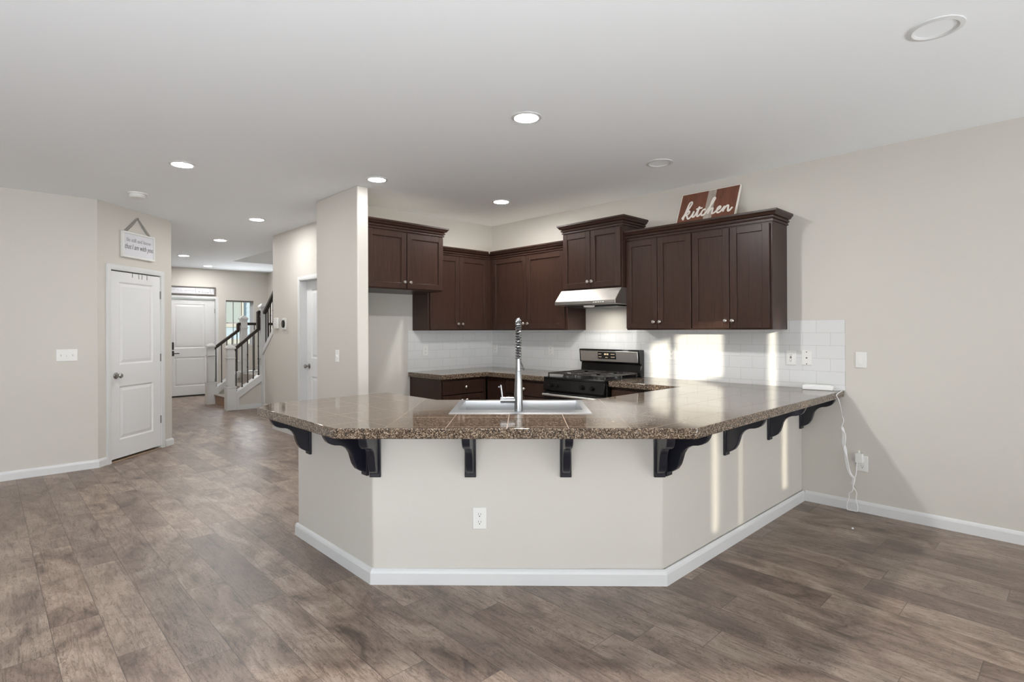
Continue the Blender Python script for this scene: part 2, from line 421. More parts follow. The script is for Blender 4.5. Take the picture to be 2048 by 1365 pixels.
wall('wall_right', (XR, 13.4), (XR, -4.75), .12)
wall('wall_kitchen_back', (2.631, YB), (XR, YB), .19)
struct(MB().box(2.5175, 2.631, 4.69, 5.57, 0, CZ).build('wall_stub', WALL, bevel=.012))
HW_Y1, HW_Y0 = 8.02, 5.50
wall('wall_hall_right', (2.985, HW_Y1), (2.985, 5.57), .13, [(HW_Y1-7.085, HW_Y1-6.30, -1, 2.045)])
struct(MB().box(3.115, 3.65, 7.90, 8.02, 0, CZ).build('wall_stair_side', WALL, smooth=False))
wall('wall_left', (-7.2, 7.008), (.851, 7.008), .12)
PA, PB = Vector((.851, 7.008)), Vector((1.677, 7.782)); PD = (PB-PA).normalized(); PANG = math.atan2(PD.y, PD.x); PL = (PB-PA).length
wall('wall_pantry', PA, PB, .12, [(.155, .937, -1, 2.055)])
struct(MB().box(1.557, 1.677, 7.782, 13.3, 0, CZ).build('wall_hall_left', WALL, smooth=False))
YE = 13.25
wall('wall_entry', (.2, YE), (4.93, YE), .16, [(2.76-.2, 3.70-.2, -1, 2.10), (3.90-.2, 4.50-.2, 1.06, 2.085)])
wall('wall_west', (-7.18, -.9), (-7.18, 7.12), .12)
wall('wall_pantry_side', (.30, 7.13), (.30, 13.4), .12)
wall('wall_nook', (1.2, -4.75), (1.2, -.71), .12)
wall('wall_nook_rear', (5.0, -4.6), (1.1, -4.6), .12)
fr = MB()
for x in (-5.03, -3.9, -2.7, -1.57): fr.box(x-.03, x+.03, (-.70)-.04, (-.70)+.01, .2, 2.4)
for z in (.2, 2.4): fr.box(-5.06, -1.54, (-.70)-.04, (-.70)+.01, z-.03, z+.03)
fr.box(-5.03, -1.57, (-.70)-.035, (-.70)-.03, .2, 2.4)
struct(fr.build('fill_window', TRIM, smooth=False))  # unseen window, added around the rear fill lamps
# rear wall behind the camera: a wide opening covered by added panels; their gaps are shaped to cast the sun patches
YR = -.70
o_rear = [(-1.40, 1.0, .05, 2.30), (-5.03, -1.57, .2, 2.4)]
rw = MB(); wall_local(rw, 8.5, 0, CZ, .14, [(a+7.3, b+7.3, c, d) for a, b, c, d in o_rear])
ro = rw.build('wall_rear', WALL, smooth=False); ro.location = (1.2, YR, 0); ro.rotation_euler = (0, 0, PI)
for v in ro.data.vertices: v.co.x = 8.5 - v.co.x
struct(ro)
gaps = [(-.77, 0.0, 1.68, 2.15), (-1.22, -.86, 1.66, 2.13), (.63, .75, .72, 2.13), (-.50, -.40, .68, 1.32), (-.39, -.36, .70, 1.32), (-.11, -.06, .62, 1.3), (-1.19, -1.165, .8, 1.36)]
sl = MB(); xs = sorted({-1.32, 1.0, *[g[0] for g in gaps], *[g[1] for g in gaps]})
for a, b in zip(xs, xs[1:]):
    mid = (a+b)/2; zz = .1
    for g in sorted([g for g in gaps if g[0] <= mid <= g[1]], key=lambda g: g[2]):
        sl.box(a, b, YR-.02, YR-.005, zz, g[2]); zz = g[3]
    if zz < 2.34: sl.box(a, b, YR-.02, YR-.005, zz, 2.34)
struct(sl.build('sun_mask_panels', PLASTIC, smooth=False))  # unseen panels added to shape the incoming sun

# baseboards
BBP = [(0, 0), (.012, 0), (.012, .062), (.009, .074), (.004, .082), (0, .084)]
def baseboard(name, path, starts=None, ends=None): return struct(MB().sweep(path, BBP, starts, ends).build(name, TRIM, smooth=False))
baseboard('baseboard_right', [(XR, 1.585), (XR, -4.59)])
baseboard('baseboard_left', [(-7.17, 7.008), (.851, 7.008), tuple(PA+PD*.105)])
baseboard('baseboard_pantry', [tuple(PA+PD*1.005), tuple(PB), (1.677, 8.4)])
baseboard('baseboard_peninsula', [(1.70, 3.732), (1.547, 3.732), (1.547, 2.727), (2.677, 1.597), (XR-.013, 1.597)])
baseboard('baseboard_stub', [(2.5175, 5.57), (2.5175, 4.69), (2.631, 4.69), (2.631, 5.37)])
baseboard('baseboard_hall', [(3.64, 8.02), (2.985, 8.02), (2.985, 7.265)])
baseboard('baseboard_stairs', [(3.65, 10.34), (3.65, 8.03)], )
baseboard('baseboard_entry', [(3.80, YE), (XR-.01, YE)])
baseboard('baseboard_kitchen', [(2.645, YB), (3.52, YB)])

# peninsula half wall
pw = MB(); pw.prism([(1.547, 3.72), (1.547, 2.727), (2.677, 1.609), (XR, 1.609), (XR, 1.73), (2.727, 1.73), (1.668, 2.777), (1.668, 3.72)], 0, .861)
struct(pw.build('wall_peninsula', WALL, bevel=.008))

# backsplash
struct(MB().box(XR-.008, XR, 1.295, YB, .914, 1.386).box(XR-.008, XR, 1.295, 1.716, 1.386, 1.461).build('trim_1', TILEY, smooth=False))
struct(MB().box(3.51, XR-.008, YB-.008, YB, .914, 1.386).build('trim_2', TILEX, smooth=False))

# ------------------------------------------------------------------ doors
def knob_mb(mb, x, z, y=0, r=.027):
    mb.lathe([(.001, y), (.034, y), (.034, y-.006), (.028, y-.011), (.012, y-.014), (.011, y-.034), (.019, y-.040), (r, y-.052), (r, y-.060), (.019, y-.069), (.001, y-.072)], (x, 0, z), 'y', 24)
def panel_slab(parent, w, h, z0, panels, thick=.035, y0=0, m=DOORM):
    mb = MB(); mb.box(0, w, y0+.012, y0+thick, z0, h)
    xs = sorted({0, w, *[p[0] for p in panels], *[p[1] for p in panels]})
    for a, b in zip(xs, xs[1:]):
        mid = (a+b)/2; zz = z0
        for p in sorted([p for p in panels if p[0] <= mid <= p[1]], key=lambda p: p[2]):
            mb.box(a, b, y0, y0+.013, zz, p[2]); zz = p[3]
        mb.box(a, b, y0, y0+.013, zz, h)
    for p in panels:
        r0 = (p[0], p[1], p[2], p[3])
        def ins(r, k): return (r[0]+k, r[1]-k, r[2]+k, r[3]-k)
        mb.ring_rect(r0, y0, ins(r0, .014), y0+.0095); mb.ring_rect(ins(r0, .014), y0+.0095, ins(r0, .022), y0+.0095)
        mb.ring_rect(ins(r0, .022), y0+.0095, ins(r0, .05), y0+.003); mb.quad_y(ins(r0, .05), y0+.003)
    bmesh.ops.recalc_face_normals(mb.bm, faces=mb.bm.faces)
    return mb.build('slab', m, parent, smooth=False)
CAS = .06
def casing(parent, w, h, jamb, gap=.004, floor=0):
    mb = MB()
    def leg(x0, x1, z0, z1): mb.box(x0, x1, -.016, 0, z0, z1)
    leg(-CAS, -.004, floor, h+CAS); leg(w+.004, w+CAS, floor, h+CAS); leg(-.004, w+.004, h+.004, h+CAS)
    mb.box(-CAS+.006, -.018, -.020, -.016, floor, h+CAS-.006); mb.box(w+.018, w+CAS-.006, -.020, -.016, floor, h+CAS-.006); mb.box(-.018, w+.018, -.020, -.016, h+.018, h+CAS-.006)
    o = mb.build('casing', TRIM, parent, bevel=.003)
    j = MB(); j.box(-.012, -.002, 0, jamb, floor, h); j.box(w+.002, w+.012, 0, jamb, floor, h); j.box(-.012, w+.012, 0, jamb, h+.002, h+.012)
    j.build('jamb', TRIM, parent, smooth=False)
# pantry door
d1 = struct(empty('door_1', (*(PA+PD*.166), 0), PANG))
panel_slab(d1, .762, 2.035, .032, [(.125, .64, .225, .80), (.125, .64, 1.035, 1.925)])
casing(d1, .762, 2.045, .11)
k = MB(); knob_mb(k, .072, .92); k.build('door_knob', DOORKNOB, d1)
for z in (1.82, 1.08, .345):
    h = MB(); h.box(.757, .772, -.006, .002, z-.045, z+.045); h.lathe([(.006, z-.046), (.006, z+.046)], (.7645, -.006, 0), 'z', 10); h.build('hinge', HINGE, d1)
th = MB(); th.box(0, .762, -.016, .11, 0, .008); th.build('threshold', plain('tan_threshold', (.36, .26, .18), .5), d1, bevel=.003)
# front door
d2 = struct(empty('door_2', (2.775, YE, 0), 0))
panel_slab(d2, .914, 2.078, .028, [(.13, .72, .22, .84), (.13, .72, 1.03, 1.97)], .044, .03)
casing(d2, .914, 2.088, .16)
l = MB(); l.box(.092, .125, .012, .03, 1.00, 1.16); l.build('deadbolt', BLACKMETAL, d2, bevel=.004)
l = MB(); l.box(.092, .128, .018, .03, .87, .975); l.lathe([(.012, .02), (.012, -.03)], (.110, 0, .922), 'y', 12); l.box(.10, .215, -.035, -.022, .913, .931); l.build('lever_handle', BLACKMETAL, d2, bevel=.003)
p = MB(); p.lathe([(.001, .031), (.008, .031), (.008, .024), (.001, .023)], (.44, 0, 1.585), 'y', 12); p.build('peephole', NICKEL, d2)
for z in (1.83, .3):
    h = MB(); h.box(.908, .922, .02, .032, z-.05, z+.05); h.build('hinge', HINGE, d2)
s = MB(); s.box(0, .914, .0, .16, 0, .024); s.build('threshold', BLACKMETAL, d2)
# hall door, set deep in its opening
d3 = struct(empty('door_3', (2.985, 7.073, 0), -PI/2))
panel_slab(d3, .762, 2.035, .02, [(.125, .64, .225, .80), (.125, .64, 1.035, 1.925)], .035, .085)
casing(d3, .762, 2.035, .13)
k = MB(); knob_mb(k, .065, .93, .085); k.build('door_knob', DOORKNOB, d3)

# foyer window
w1 = struct(empty('window_1', (3.90, YE, 1.06), 0))
f = MB()
f.box(0, .04, .09, .15, 0, 1.025); f.box(.56, .60, .09, .15, 0, 1.025); f.box(.04, .56, .09, .15, 0, .04); f.box(.04, .56, .09, .15, .985, 1.025)
f.build('frame', TRIM, w1, bevel=.003)
f = MB(); f.box(0, .006, 0, .09, 0, 1.025); f.box(.594, .60, 0, .09, 0, 1.025); f.box(.006, .594, 0, .09, 1.019, 1.025); f.build('reveal', TRIM, w1)
for xa, xb, za, zb in ((.19, .20, .04, .985), (.365, .375, .04, .985), (.04, .56, .50, .525)): MB().box(xa, xb, .115, .13, za, zb).build('muntin', GREYFRAME if zb > .9 else TRIM, w1)
gm, gnt, gp = new_mat('window_glass'); gp.inputs['Transmission Weight'].default_value = 1; gp.inputs['Roughness'].default_value = 0; gp.inputs['IOR'].default_value = 1.0; gp.inputs['Base Color'].default_value = (.95, .98, 1, 1)
MB().box(.04, .56, .120, .123, .04, .985).build('pane', gm, w1, smooth=False)
s = MB(); s.box(-.0, .60, -.015, .07, -.012, .0); s.build('window_sill', TRIM, w1, bevel=.003)
s = MB(); s.box(.002, .598, .01, .05, .985, 1.022); s.build('shade_rail', GREYFRAME, w1)

# house across the street seen through the foyer window
hs = thing('neighbour_house', 'pale blue-grey lap-sided house seen outside through the foyer window', 'house', (2.0, 17.0, 0))
sb = MB()
for i in range(34):
    z = .0+i*.13; sb.prism([(0, z), (-.022, z), (-.004, z+.135), (0, z+.135)], 0, 7, 'yz')
sb.box(0, 7, 0, .2, 0, 4.5); sb.build('siding', SIDING, hs, smooth=False)
for x0 in (2.75, 3.75):
    t = MB(); t.box(x0, x0+.72, -.07, -.0, 1.5, 2.95); wf = t.build('window', TRIM, hs)
    MB().box(x0+.1, x0+.62, -.075, -.06, 1.62, 2.83).build('pane', plain('dim_pane', (.5, .58, .63), .2), wf)
t = MB(); t.box(0, 7, -.06, 0, 1.02, 1.16); t.build('trim_board', TRIM, hs)
tag(MB().box(-10, 14, 13.42, 30, -.4, -.1).build('ground', plain('grey_paving', (.5, .5, .48), .9), smooth=False), kind='structure')

# ------------------------------------------------------------------ staircase
ST = thing('staircase', 'carpeted staircase with dark handrails and white newel posts turning at a foyer landing', 'staircase', (0, 0, 0))
r1 = MB(); r1.box(3.20, 3.22, 10.50, 11.50, 0, .17); r1.build('riser', plain('brown_oak', (.30, .19, .12), .5, var=.2, scale=15), ST)
tr = MB(); tr.box(3.175, 3.42, 10.50, 11.50, .17, .19); tr.box(3.40, 3.42, 10.50, 11.50, .19, .37); tr.box(3.395, 3.66, 10.50, 11.50, .36, .38)
tr.build('lower_flight', CARPET, ST, bevel=.008)
ld = MB(); ld.box(3.63, XR-.004, 10.49, 11.49, .385, .57); ld.box(3.775, XR-.004, 10.36, 10.49, .45, .57); ld.build('landing', CARPET, ST, bevel=.008)
uf = MB()
for i in range(9):
    y = 10.36-.255*i; z = .57+.19*i; uf.box(3.775, XR-.004, y-.255, y, z+.0, z+.19)
uf.build('upper_flight', CARPET, ST)
# knee walls
kw = MB(); kw.prism([(3.22, 0), (3.65, 0), (3.65, .50), (3.22, .22)], 10.36, 10.48, 'xz'); kw.build('knee_wall', WALL, ST, smooth=False)
kw = MB(); kw.prism([(3.22, 0), (XR-.004, 0), (XR-.004, .55), (3.66, .55), (3.22, .22)], 11.52, 11.64, 'xz'); kw.build('knee_wall', WALL, ST, smooth=False)
kw = MB(); kw.prism([(8.03, 0), (10.50, 0), (10.50, .83), (8.03, 2.66)], 3.65, 3.76, 'yz'); kw.build('knee_wall', WALL, ST, smooth=False)
tm = MB(); tm.prism([(3.215, 0), (3.262, 0), (3.262, .21), (3.648, .485), (3.648, .60), (3.61, .59), (3.215, .31)], 10.335, 10.50, 'xz'); tm.build('stringer', TRIM, ST, bevel=.004)
tm = MB(); tm.prism([(3.215, 0), (3.262, 0), (3.262, .21), (3.66, .50), (XR-.004, .50), (XR-.004, .60), (3.61, .60), (3.215, .31)], 11.50, 11.665, 'xz'); tm.build('stringer', TRIM, ST, bevel=.004)
tm = MB(); tm.prism([(10.50, .80), (10.50, .90), (8.03, 2.74), (8.03, 2.64)], 3.635, 3.775, 'yz'); tm.build('stringer', TRIM, ST, bevel=.004)
tm = MB(); tm.box(3.636, 3.65, 10.20, 10.36, .084, .95); tm.box(3.262, 3.648, 10.348, 10.36, 0, .085); tm.build('skirting', TRIM, ST)

def newel(parent, x, y, z0, top, block, collar=True):
    mb = MB(); b = .078; s_ = .058
    mb.box(x-b, x+b, y-b, y+b, z0, z0+block); mb.box(x-b-.006, x+b+.006, y-b-.006, y+b+.006, z0+block-.03, z0+block)
    mb.box(x-s_, x+s_, y-s_, y+s_, z0+block, top-.07)
    mb.box(x-s_-.012, x+s_+.012, y-s_-.012, y+s_+.012, top-.245, top-.225)
    mb.box(x-s_-.016, x+s_+.016, y-s_-.016, y+s_+.016, top-.075, top-.045)
    a = s_+.012
    base = [mb.bm.verts.new(p) for p in ((x-a, y-a, top-.045), (x+a, y-a, top-.045), (x+a, y+a, top-.045), (x-a, y+a, top-.045))]
    c = a*.45; tp = [mb.bm.verts.new(p) for p in ((x-c, y-c, top), (x+c, y-c, top), (x+c, y+c, top), (x-c, y+c, top))]
    for i in range(4): mb.bm.faces.new((base[i], base[(i+1) % 4], tp[(i+1) % 4], tp[i]))
    mb.bm.faces.new(tp)
    return mb.build('newel_post', TRIM, parent, bevel=.004)
def rail_prof(mb, pts, w=.03, h=.045):
    """rectangular handrail through 3D points"""
    for a, b in zip(pts, pts[1:]):
        a = Vector(a); b = Vector(b); d = (b-a).normalized()
        side = Vector((0, 0, 1)).cross(d)
        side = Vector((0, 1, 0)) if side.length < .1 else side.normalized()
        n = d.cross(side)
        vs = []
        for p in (a-d*.008, b+d*.008):
            for sx, sz in ((-1, -1), (1, -1), (1, 1), (-1, 1)): vs.append(mb.bm.verts.new(p+side*w*sx+n*h/2*sz*1.2))
        fs = [mb.bm.faces.new(vs[:4]), mb.bm.faces.new(vs[4:])]
        for i in range(4): fs.append(mb.bm.faces.new((vs[i], vs[(i+1) % 4], vs[4+(i+1) % 4], vs[4+i])))
        bmesh.ops.recalc_face_normals(mb.bm, faces=fs)
def baluster(parent, x, y, z0, z1, knuckle=False):
    mb = MB(); mb.box(x-.007, x+.007, y-.007, y+.007, z0, z1); mb.box(x-.012, x+.012, y-.012, y+.012, z0, z0+.02)
    if knuckle:
        for z in (z0+(z1-z0)*.36, z0+(z1-z0)*.64): mb.lathe([(.004, z-.02), (.016, z), (.004, z+.02)], (x, y, 0), 'z', 8)
    mb.build('baluster', BLACKMETAL, parent)
NR = ST
newel(NR, 3.14, 10.42, 0, 1.15, .42); newel(NR, 3.705, 10.42, .575, 1.89, .2)
h = MB(); rail_prof(h, [(3.195, 10.42, 1.055), (3.615, 10.42, 1.425), (3.615, 10.42, 1.735), (3.65, 10.42, 1.735)]); h.build('handrail', RAILWOOD, NR, bevel=.006)
for i, x in enumerate((3.235, 3.335, 3.430, 3.525, 3.615)):
    baluster(NR, x, 10.42, (.31+(x-3.215)*.70), 1.04+(x-3.195)*.88, i in (2, 4))
FRr = ST
newel(FRr, 3.14, 11.58, 0, 1.16, .42); newel(FRr, 3.735, 11.58, .605, 1.69, .2)
h = MB(); rail_prof(h, [(3.195, 11.58, 1.055), (3.635, 11.58, 1.40), (3.635, 11.58, 1.53), (3.68, 11.58, 1.53)]); rail_prof(h, [(3.79, 11.58, 1.53), (XR-.005, 11.58, 1.53)])
h.build('handrail', RAILWOOD, FRr, bevel=.006)
for i, x in enumerate((3.235, 3.335, 3.430, 3.525, 3.615)):
    baluster(FRr, x, 11.58, (.31+(x-3.215)*.70), 1.04+(x-3.195)*.78, False)
for x in (3.94, 4.08, 4.22, 4.36, 4.50, 4.64): baluster(FRr, x, 11.58, .60, 1.515, False)
UR = ST
h = MB(); rail_prof(h, [(3.705, 10.355, 1.72), (3.705, 8.05, 3.42)]); h.build('handrail', RAILWOOD, UR, bevel=.006)
for i in range(9):
    y = 10.30-.115*i; baluster(UR, 3.705, y, 1.0+(10.36-y)*.74, 1.71+(10.355-y)*.737, i in (2, 3))

# ------------------------------------------------------------------ cabinets
def shaker(parent, x0, x1, z0, z1, knob=None, y=0, name='door', fw=.057):
    mb = MB(); t = .02
    mb.box(x0, x0+fw, y-t, y, z0, z1); mb.box(x1-fw, x1, y-t, y, z0, z1); mb.box(x0+fw, x1-fw, y-t, y, z1-fw, z1); mb.box(x0+fw, x1-fw, y-t, y, z0, z0+fw)
    mb.box(x0+fw-.003, x1-fw+.003, y-t+.011, y-.002, z0+fw-.003, z1-fw+.003)
    d = mb.build(name, WOOD, parent, bevel=.0025)
    if knob: cab_knob(d, *knob, y-t)
    return d
def cab_knob(parent, x, z, y):
    mb = MB(); mb.lathe([(.001, y), (.008, y), (.006, y-.004), (.006, y-.012), (.0155, y-.018), (.0165, y-.023), (.012, y-.029), (.001, y-.030)], (x, 0, z), 'y', 18)
    mb.build('knob', NICKEL, parent)
CROWN = lambda z, hh=.09, pr=.05: [(0, z), (.012, z), (.012, z+.013), (.005, z+.015), (.005, z+.021), (.019, z+.024), (.021, z+.036), (.012, z+.038), (.012, z+.044), (.030, z+.050), (.040, z+.066), (pr, z+.074), (pr, z+hh), (0, z+hh)]
def upper(name, label, loc, rz, w, d, z0, z1, doors, knobs, crown_z, crown_paths=None, stile=.018, group=None):
    """local frame: x width, y depth (carcass front at y=0), crown path in local xy"""
    t = thing(name, label, 'cabinet', loc, rz, group)
    MB().box(0, w, 0, d, z0, z1-.004).build('carcass', WOOD, t, bevel=.002)
    MB().box(.004, w-.004, .004, d-.002, z1-.004, z1).build('top_panel', BOUNCETOP, t, smooth=False)  # pale unseen sheet added to reflect light upward
    for (a, b), kx in zip(doors, knobs):
        shaker(t, a, b, z0+.012, crown_z-.012, (kx, z0+.075))
    mb = MB()
    for pth, s_, e_ in crown_paths: mb.sweep(pth, CROWN(crown_z), s_, e_)
    mb.build('crown_moulding', WOOD, t, smooth=False)
    return t
DF = .02   # door thickness in front of the carcass
# back wall cabinet (left of the corner); carcass front at y = 5.075
upper('wall_cabinet', 'tall espresso wall cabinet on the back wall, left of the corner', (3.575, 5.075, 0), 0, XR-3.575, YB-5.075, 1.388, 2.33,
      [(.022, .434), (.440, .865)], (.405, .468), 2.252, [([(0, -DF*0), (.908-.0, 0)], None, (-1+0, -1))])
# right wall, between corner and hood; carcass front at x = 4.503 ; local x runs towards -Y
upper('wall_cabinet', 'espresso wall cabinet between the corner and the range hood', (4.503, 5.073, 0), -PI/2, 5.073-3.832, XR-4.503, 1.388, 2.33,
      [(.065, .632), (.640, 1.205)], (.603, .668), 2.252, [([(.0, 0), (5.073-3.832, 0)], (1, -1), None)])
# hood cabinet
upper('hood_cabinet', 'short raised espresso cabinet directly above the range hood', (4.43, 3.828, 0), -PI/2, .744, XR-4.43, 1.80, 2.475,
      [(.012, .368), (.374, .732)], (.345, .397), 2.395, [([(0, XR-4.43), (0, 0), (.744, 0), (.744, XR-4.43)], None, None)])
# right pair
upper('wall_cabinet', 'dark wall cabinet immediately right of the range hood', (4.503, 3.083, 0), -PI/2, .682, XR-4.503, 1.386, 2.30,
      [(.006, .339), (.345, .678)], (.31, .374), 2.245, [([(0, 0), (.682, 0)], None, None)])
upper('wall_cabinet', 'rightmost dark wall cabinet catching a patch of sunlight at its bottom', (4.503, 2.401, 0), -PI/2, .682, XR-4.503, 1.386, 2.30,
      [(.006, .339), (.345, .665)], (.31, .370), 2.245, [([(0, 0), (.682, 0), (.682, XR-4.503)], None, None)])
# refrigerator cabinet
upper('fridge_cabinet', 'deep espresso cabinet above the empty refrigerator alcove', (2.634, 4.765, 0), 0, .919, YB-4.767, 1.80, 2.47,
      [(.012, .452), (.462, .908)], (.424, .492), 2.385, [([(0, 0), (.919, 0), (.919, YB-4.767)], None, None)])

# base cabinets
def drawer(parent, x0, x1, z0, z1, kx):
    mb = MB(); mb.box(x0, x1, -.02, 0, z0, z1); d = mb.build('drawer', WOOD, parent, bevel=.004); cab_knob(d, kx, (z0+z1)/2, -.02)
BZ = .861
bc = thing('base_cabinet', 'espresso base cabinet under the back counter, left of the corner', 'cabinet', (3.535, 4.79, 0), 0)
MB().box(0, .64, 0, YB-4.79-.001, .1, BZ).box(.0, .64, .07, YB-4.79-.001, 0, .1).build('carcass', WOOD, bc, bevel=.002)
drawer(bc, .02, .585, .69, .835, .325); shaker(bc, .02, .30, .12, .68, (.27, .62)); shaker(bc, .305, .585, .12, .68, (.335, .62))
bc = thing('base_cabinet', 'espresso base cabinet beside the left side of the black range', 'cabinet', (4.197, 4.788, 0), -PI/2)
MB().box(0, .938, 0, XR-4.197-.001, .1, BZ).box(0, .938, .07, XR-4.197-.001, 0, .1).build('carcass', WOOD, bc, bevel=.002)
drawer(bc, .33, .925, .69, .835, .63); shaker(bc, .33, .62, .12, .68, (.59, .62)); shaker(bc, .626, .925, .12, .68, (.655, .62))
bc = thing('base_cabinet', 'espresso base cabinet tucked right of the black range', 'cabinet', (4.215, 3.062, 0), -PI/2)
MB().box(0, .70, 0, XR-4.215-.001, .1, BZ).box(0, .70, .07, XR-4.215-.001, 0, .1).build('carcass', WOOD, bc, bevel=.002)
drawer(bc, .02, .42, .69, .835, .22); shaker(bc, .02, .42, .12, .68, (.06, .62))

# ------------------------------------------------------------------ countertops
def slab_top(name, label, outer, hole=None, z0=.862, z1=.914):
    bm = bmesh.new()
    loops = [outer] + ([hole] if hole else []); edges = []
    for lp in loops:
        vs = [bm.verts.new((*p, z1)) for p in lp]
        edges += [bm.edges.new((vs[i], vs[(i+1) % len(vs)])) for i in range(len(vs))]
    bmesh.ops.triangle_fill(bm, edges=edges, use_beauty=True)
    bmesh.ops.dissolve_limit(bm, angle_limit=.01, verts=bm.verts, edges=bm.edges)
    r = bmesh.ops.extrude_face_region(bm, geom=list(bm.faces))
    bmesh.ops.translate(bm, vec=(0, 0, z0-z1), verts=[g for g in r['geom'] if isinstance(g, bmesh.types.BMVert)])
    bmesh.ops.recalc_face_normals(bm, faces=bm.faces)
    mb = MB(); mb.bm.free(); mb.bm = bm
    return tag(mb.build(name, GRAN, bevel=.005), label, 'countertop')
def dg(t, n): return ((t+n)/S2, (n-t)/S2)      # diagonal frame -> x,y
hole = [dg(-.41, 3.165), dg(.37, 3.165), dg(.37, 3.70), dg(-.41, 3.70)]
slab_top('countertop', 'large angled speckled brown granite tile countertop of the peninsula with the sink',
         [(XR-.008, 1.30), (2.48, 1.30), (1.235, 2.545), (1.235, 3.585), (1.385, 3.735), (2.25, 3.735), (2.25, 3.09), (3.0, 2.34), (4.17, 2.34), (4.17, 3.066), (XR-.008, 3.066)], hole)
slab_top('countertop', 'L-shaped speckled brown granite countertop in the far kitchen corner',
         [(3.51, YB-.008), (3.51, 4.735), (4.145, 4.735), (4.145, 3.848), (XR-.008, 3.848), (XR-.008, YB-.008)])

# corbels
def corbel(label, loc, rz, first=[None]):
    if first[0] is None:
        t = thing('corbel', label, 'corbel', loc, rz, 'scroll corbels under the peninsula overhang')
        pr = [(0, .861), (-.255, .861), (-.255, .842), (-.247, .822), (-.235, .803), (-.218, .789), (-.195, .780), (-.165, .775), (-.14, .765), (-.118, .747), (-.102, .722), (-.093, .690), (-.083, .660), (-.066, .633), (-.042, .616), (-.018, .607), (0, .605)]
        mb = MB(); mb.prism(pr, -.021, .021, 'yz'); mb.build('scroll', CORBEL, t, bevel=.006, seg=3)
        mb = MB(); mb.box(-.031, .031, -.016, 0, .586, .861); mb.build('back_plate', CORBEL, t, bevel=.003)
        first[0] = t; return t
    return dup(first[0], loc, rz, label)
LX = 1.5465
corbel('dark corbel at the far left end of the peninsula, under its left end', (LX, 3.529, 0), -PI/2)
corbel('dark corbel on the left face of the peninsula beside its left front corner', (LX, 2.79, 0), -PI/2)
for t_, lab in ((-.816, 'dark corbel on the front face at its left end, below the counter corner'), (-.293, 'dark corbel on the front face left of the faucet, above the wall outlet'),
                (.228, 'dark corbel on the front face right of the faucet'), (.738, 'dark corbel on the front face at its right end')):
    x, y = dg(t_, 3.0285 if t_ < .3 else 3.029); x, y = dg(t_, 3.0225+(.0075*(t_+.8)/1.6 if True else 0))
    corbel(lab, (x, y, 0), -PI/4)
for x_, lab in ((2.725, 'dark corbel on the right face nearest the front corner'), (3.434, 'second dark corbel along the right face from the front corner'),
                (4.131, 'third dark corbel along the right face from the front corner'), (4.772, 'dark corbel on the right face tucked against the right wall')):
    corbel(lab, (x_, 1.6085, 0), 0)

# ------------------------------------------------------------------ sink and faucet
sx, sy = dg(0, 3.145)
sk = thing('sink', 'wide satin steel drop-in sink set in the peninsula counter', 'sink', (sx, sy, .914), -PI/4)
def ring_xy(mb, r0, z0, r1, z1):
    def q(r, z): return [mb.bm.verts.new((x, y, z)) for x, y in ((r[0], r[2]), (r[1], r[2]), (r[1], r[3]), (r[0], r[3]))]
    a = q(r0, z0); b = q(r1, z1); fs = []
    for i in range(4): fs.append(mb.bm.faces.new((a[i], a[(i+1) % 4], b[(i+1) % 4], b[i])))
    return fs
mb = MB(); R0 = (-.43, .39, 0, .575); R1 = (-.388, .348, .125, .545)
ring_xy(mb, R0, .0005, (R0[0]+.004, R0[1]-.004, R0[2]+.004, R0[3]-.004), .005)
ring_xy(mb, (R0[0]+.004, R0[1]-.004, R0[2]+.004, R0[3]-.004), .005, R1, .004)
mb.build('rim', SINKM, sk, smooth=False)
mb = MB(); R2 = (R1[0]+.012, R1[1]-.012, R1[2]+.012, R1[3]-.012)
ring_xy(mb, R1, .004, R2, -.19); mb.bm.faces.new([mb.bm.verts.new((x, y, -.19)) for x, y in ((R2[0], R2[2]), (R2[1], R2[2]), (R2[1], R2[3]), (R2[0], R2[3]))])
mb.build('basin', SINKM, sk, smooth=False)
mb = MB(); mb.lathe([(.001, -.188), (.045, -.188), (.04, -.184), (.001, -.186)], (-.02, .34, 0)); mb.build('drain', CHROME, sk)

fx, fy = dg(-.03, 3.215)
fc = thing('faucet', 'tall chrome pull-down faucet with spring coil standing on the sink', 'faucet', (fx, fy, .919), -PI/4)
mb = MB(); mb.lathe([(.001, 0), (.0245, 0), (.0245, .10), (.0215, .16), (.0165, .232), (.0162, .234), (.0148, .236), (.0118, .305), (.001, .306)], seg=28); mb.build('body', CHROME, fc)
path = [(0, 0, .30+.02*i) for i in range(7)] + [(0, .085-.085*math.cos(a), .42+.105*math.sin(a)) for a in [PI*i/14 for i in range(1, 14)]] + [(0, .17, .42-.02*i) for i in range(0, 4)]
mb = MB(); mb.tube(path, .0075, 10); mb.build('hose', BLACKMETAL, fc)
# helix along path
def helix(path, r, turns, wire):
    P = [Vector(p) for p in path]; ls = [0]
    for a, b in zip(P, P[1:]): ls.append(ls[-1]+(b-a).length)
    pts = []; N = turns*10; j = 0
    for i in range(N+1):
        s_ = ls[-1]*i/N
        while j < len(ls)-2 and ls[j+1] < s_: j += 1
        f_ = (s_-ls[j])/max(1e-9, ls[j+1]-ls[j]); p = P[j].lerp(P[j+1], f_); d = (P[j+1]-P[j]).normalized()
        u = Vector((1, 0, 0)); v = d.cross(u); a = 2*PI*turns*i/N
        pts.append(p+u*r*math.cos(a)+v*r*math.sin(a))
    return pts
mb = MB(); mb.tube(helix(path, .0150, 30, .0022), .0034, 6); mb.build('spring', CHROME, fc)
mb = MB(); mb.lathe([(.001, .36), (.014, .36), (.017, .34), (.019, .25), (.022, .215), (.001, .214)], (0, .17, 0)); mb.build('spray_head', CHROME, fc)
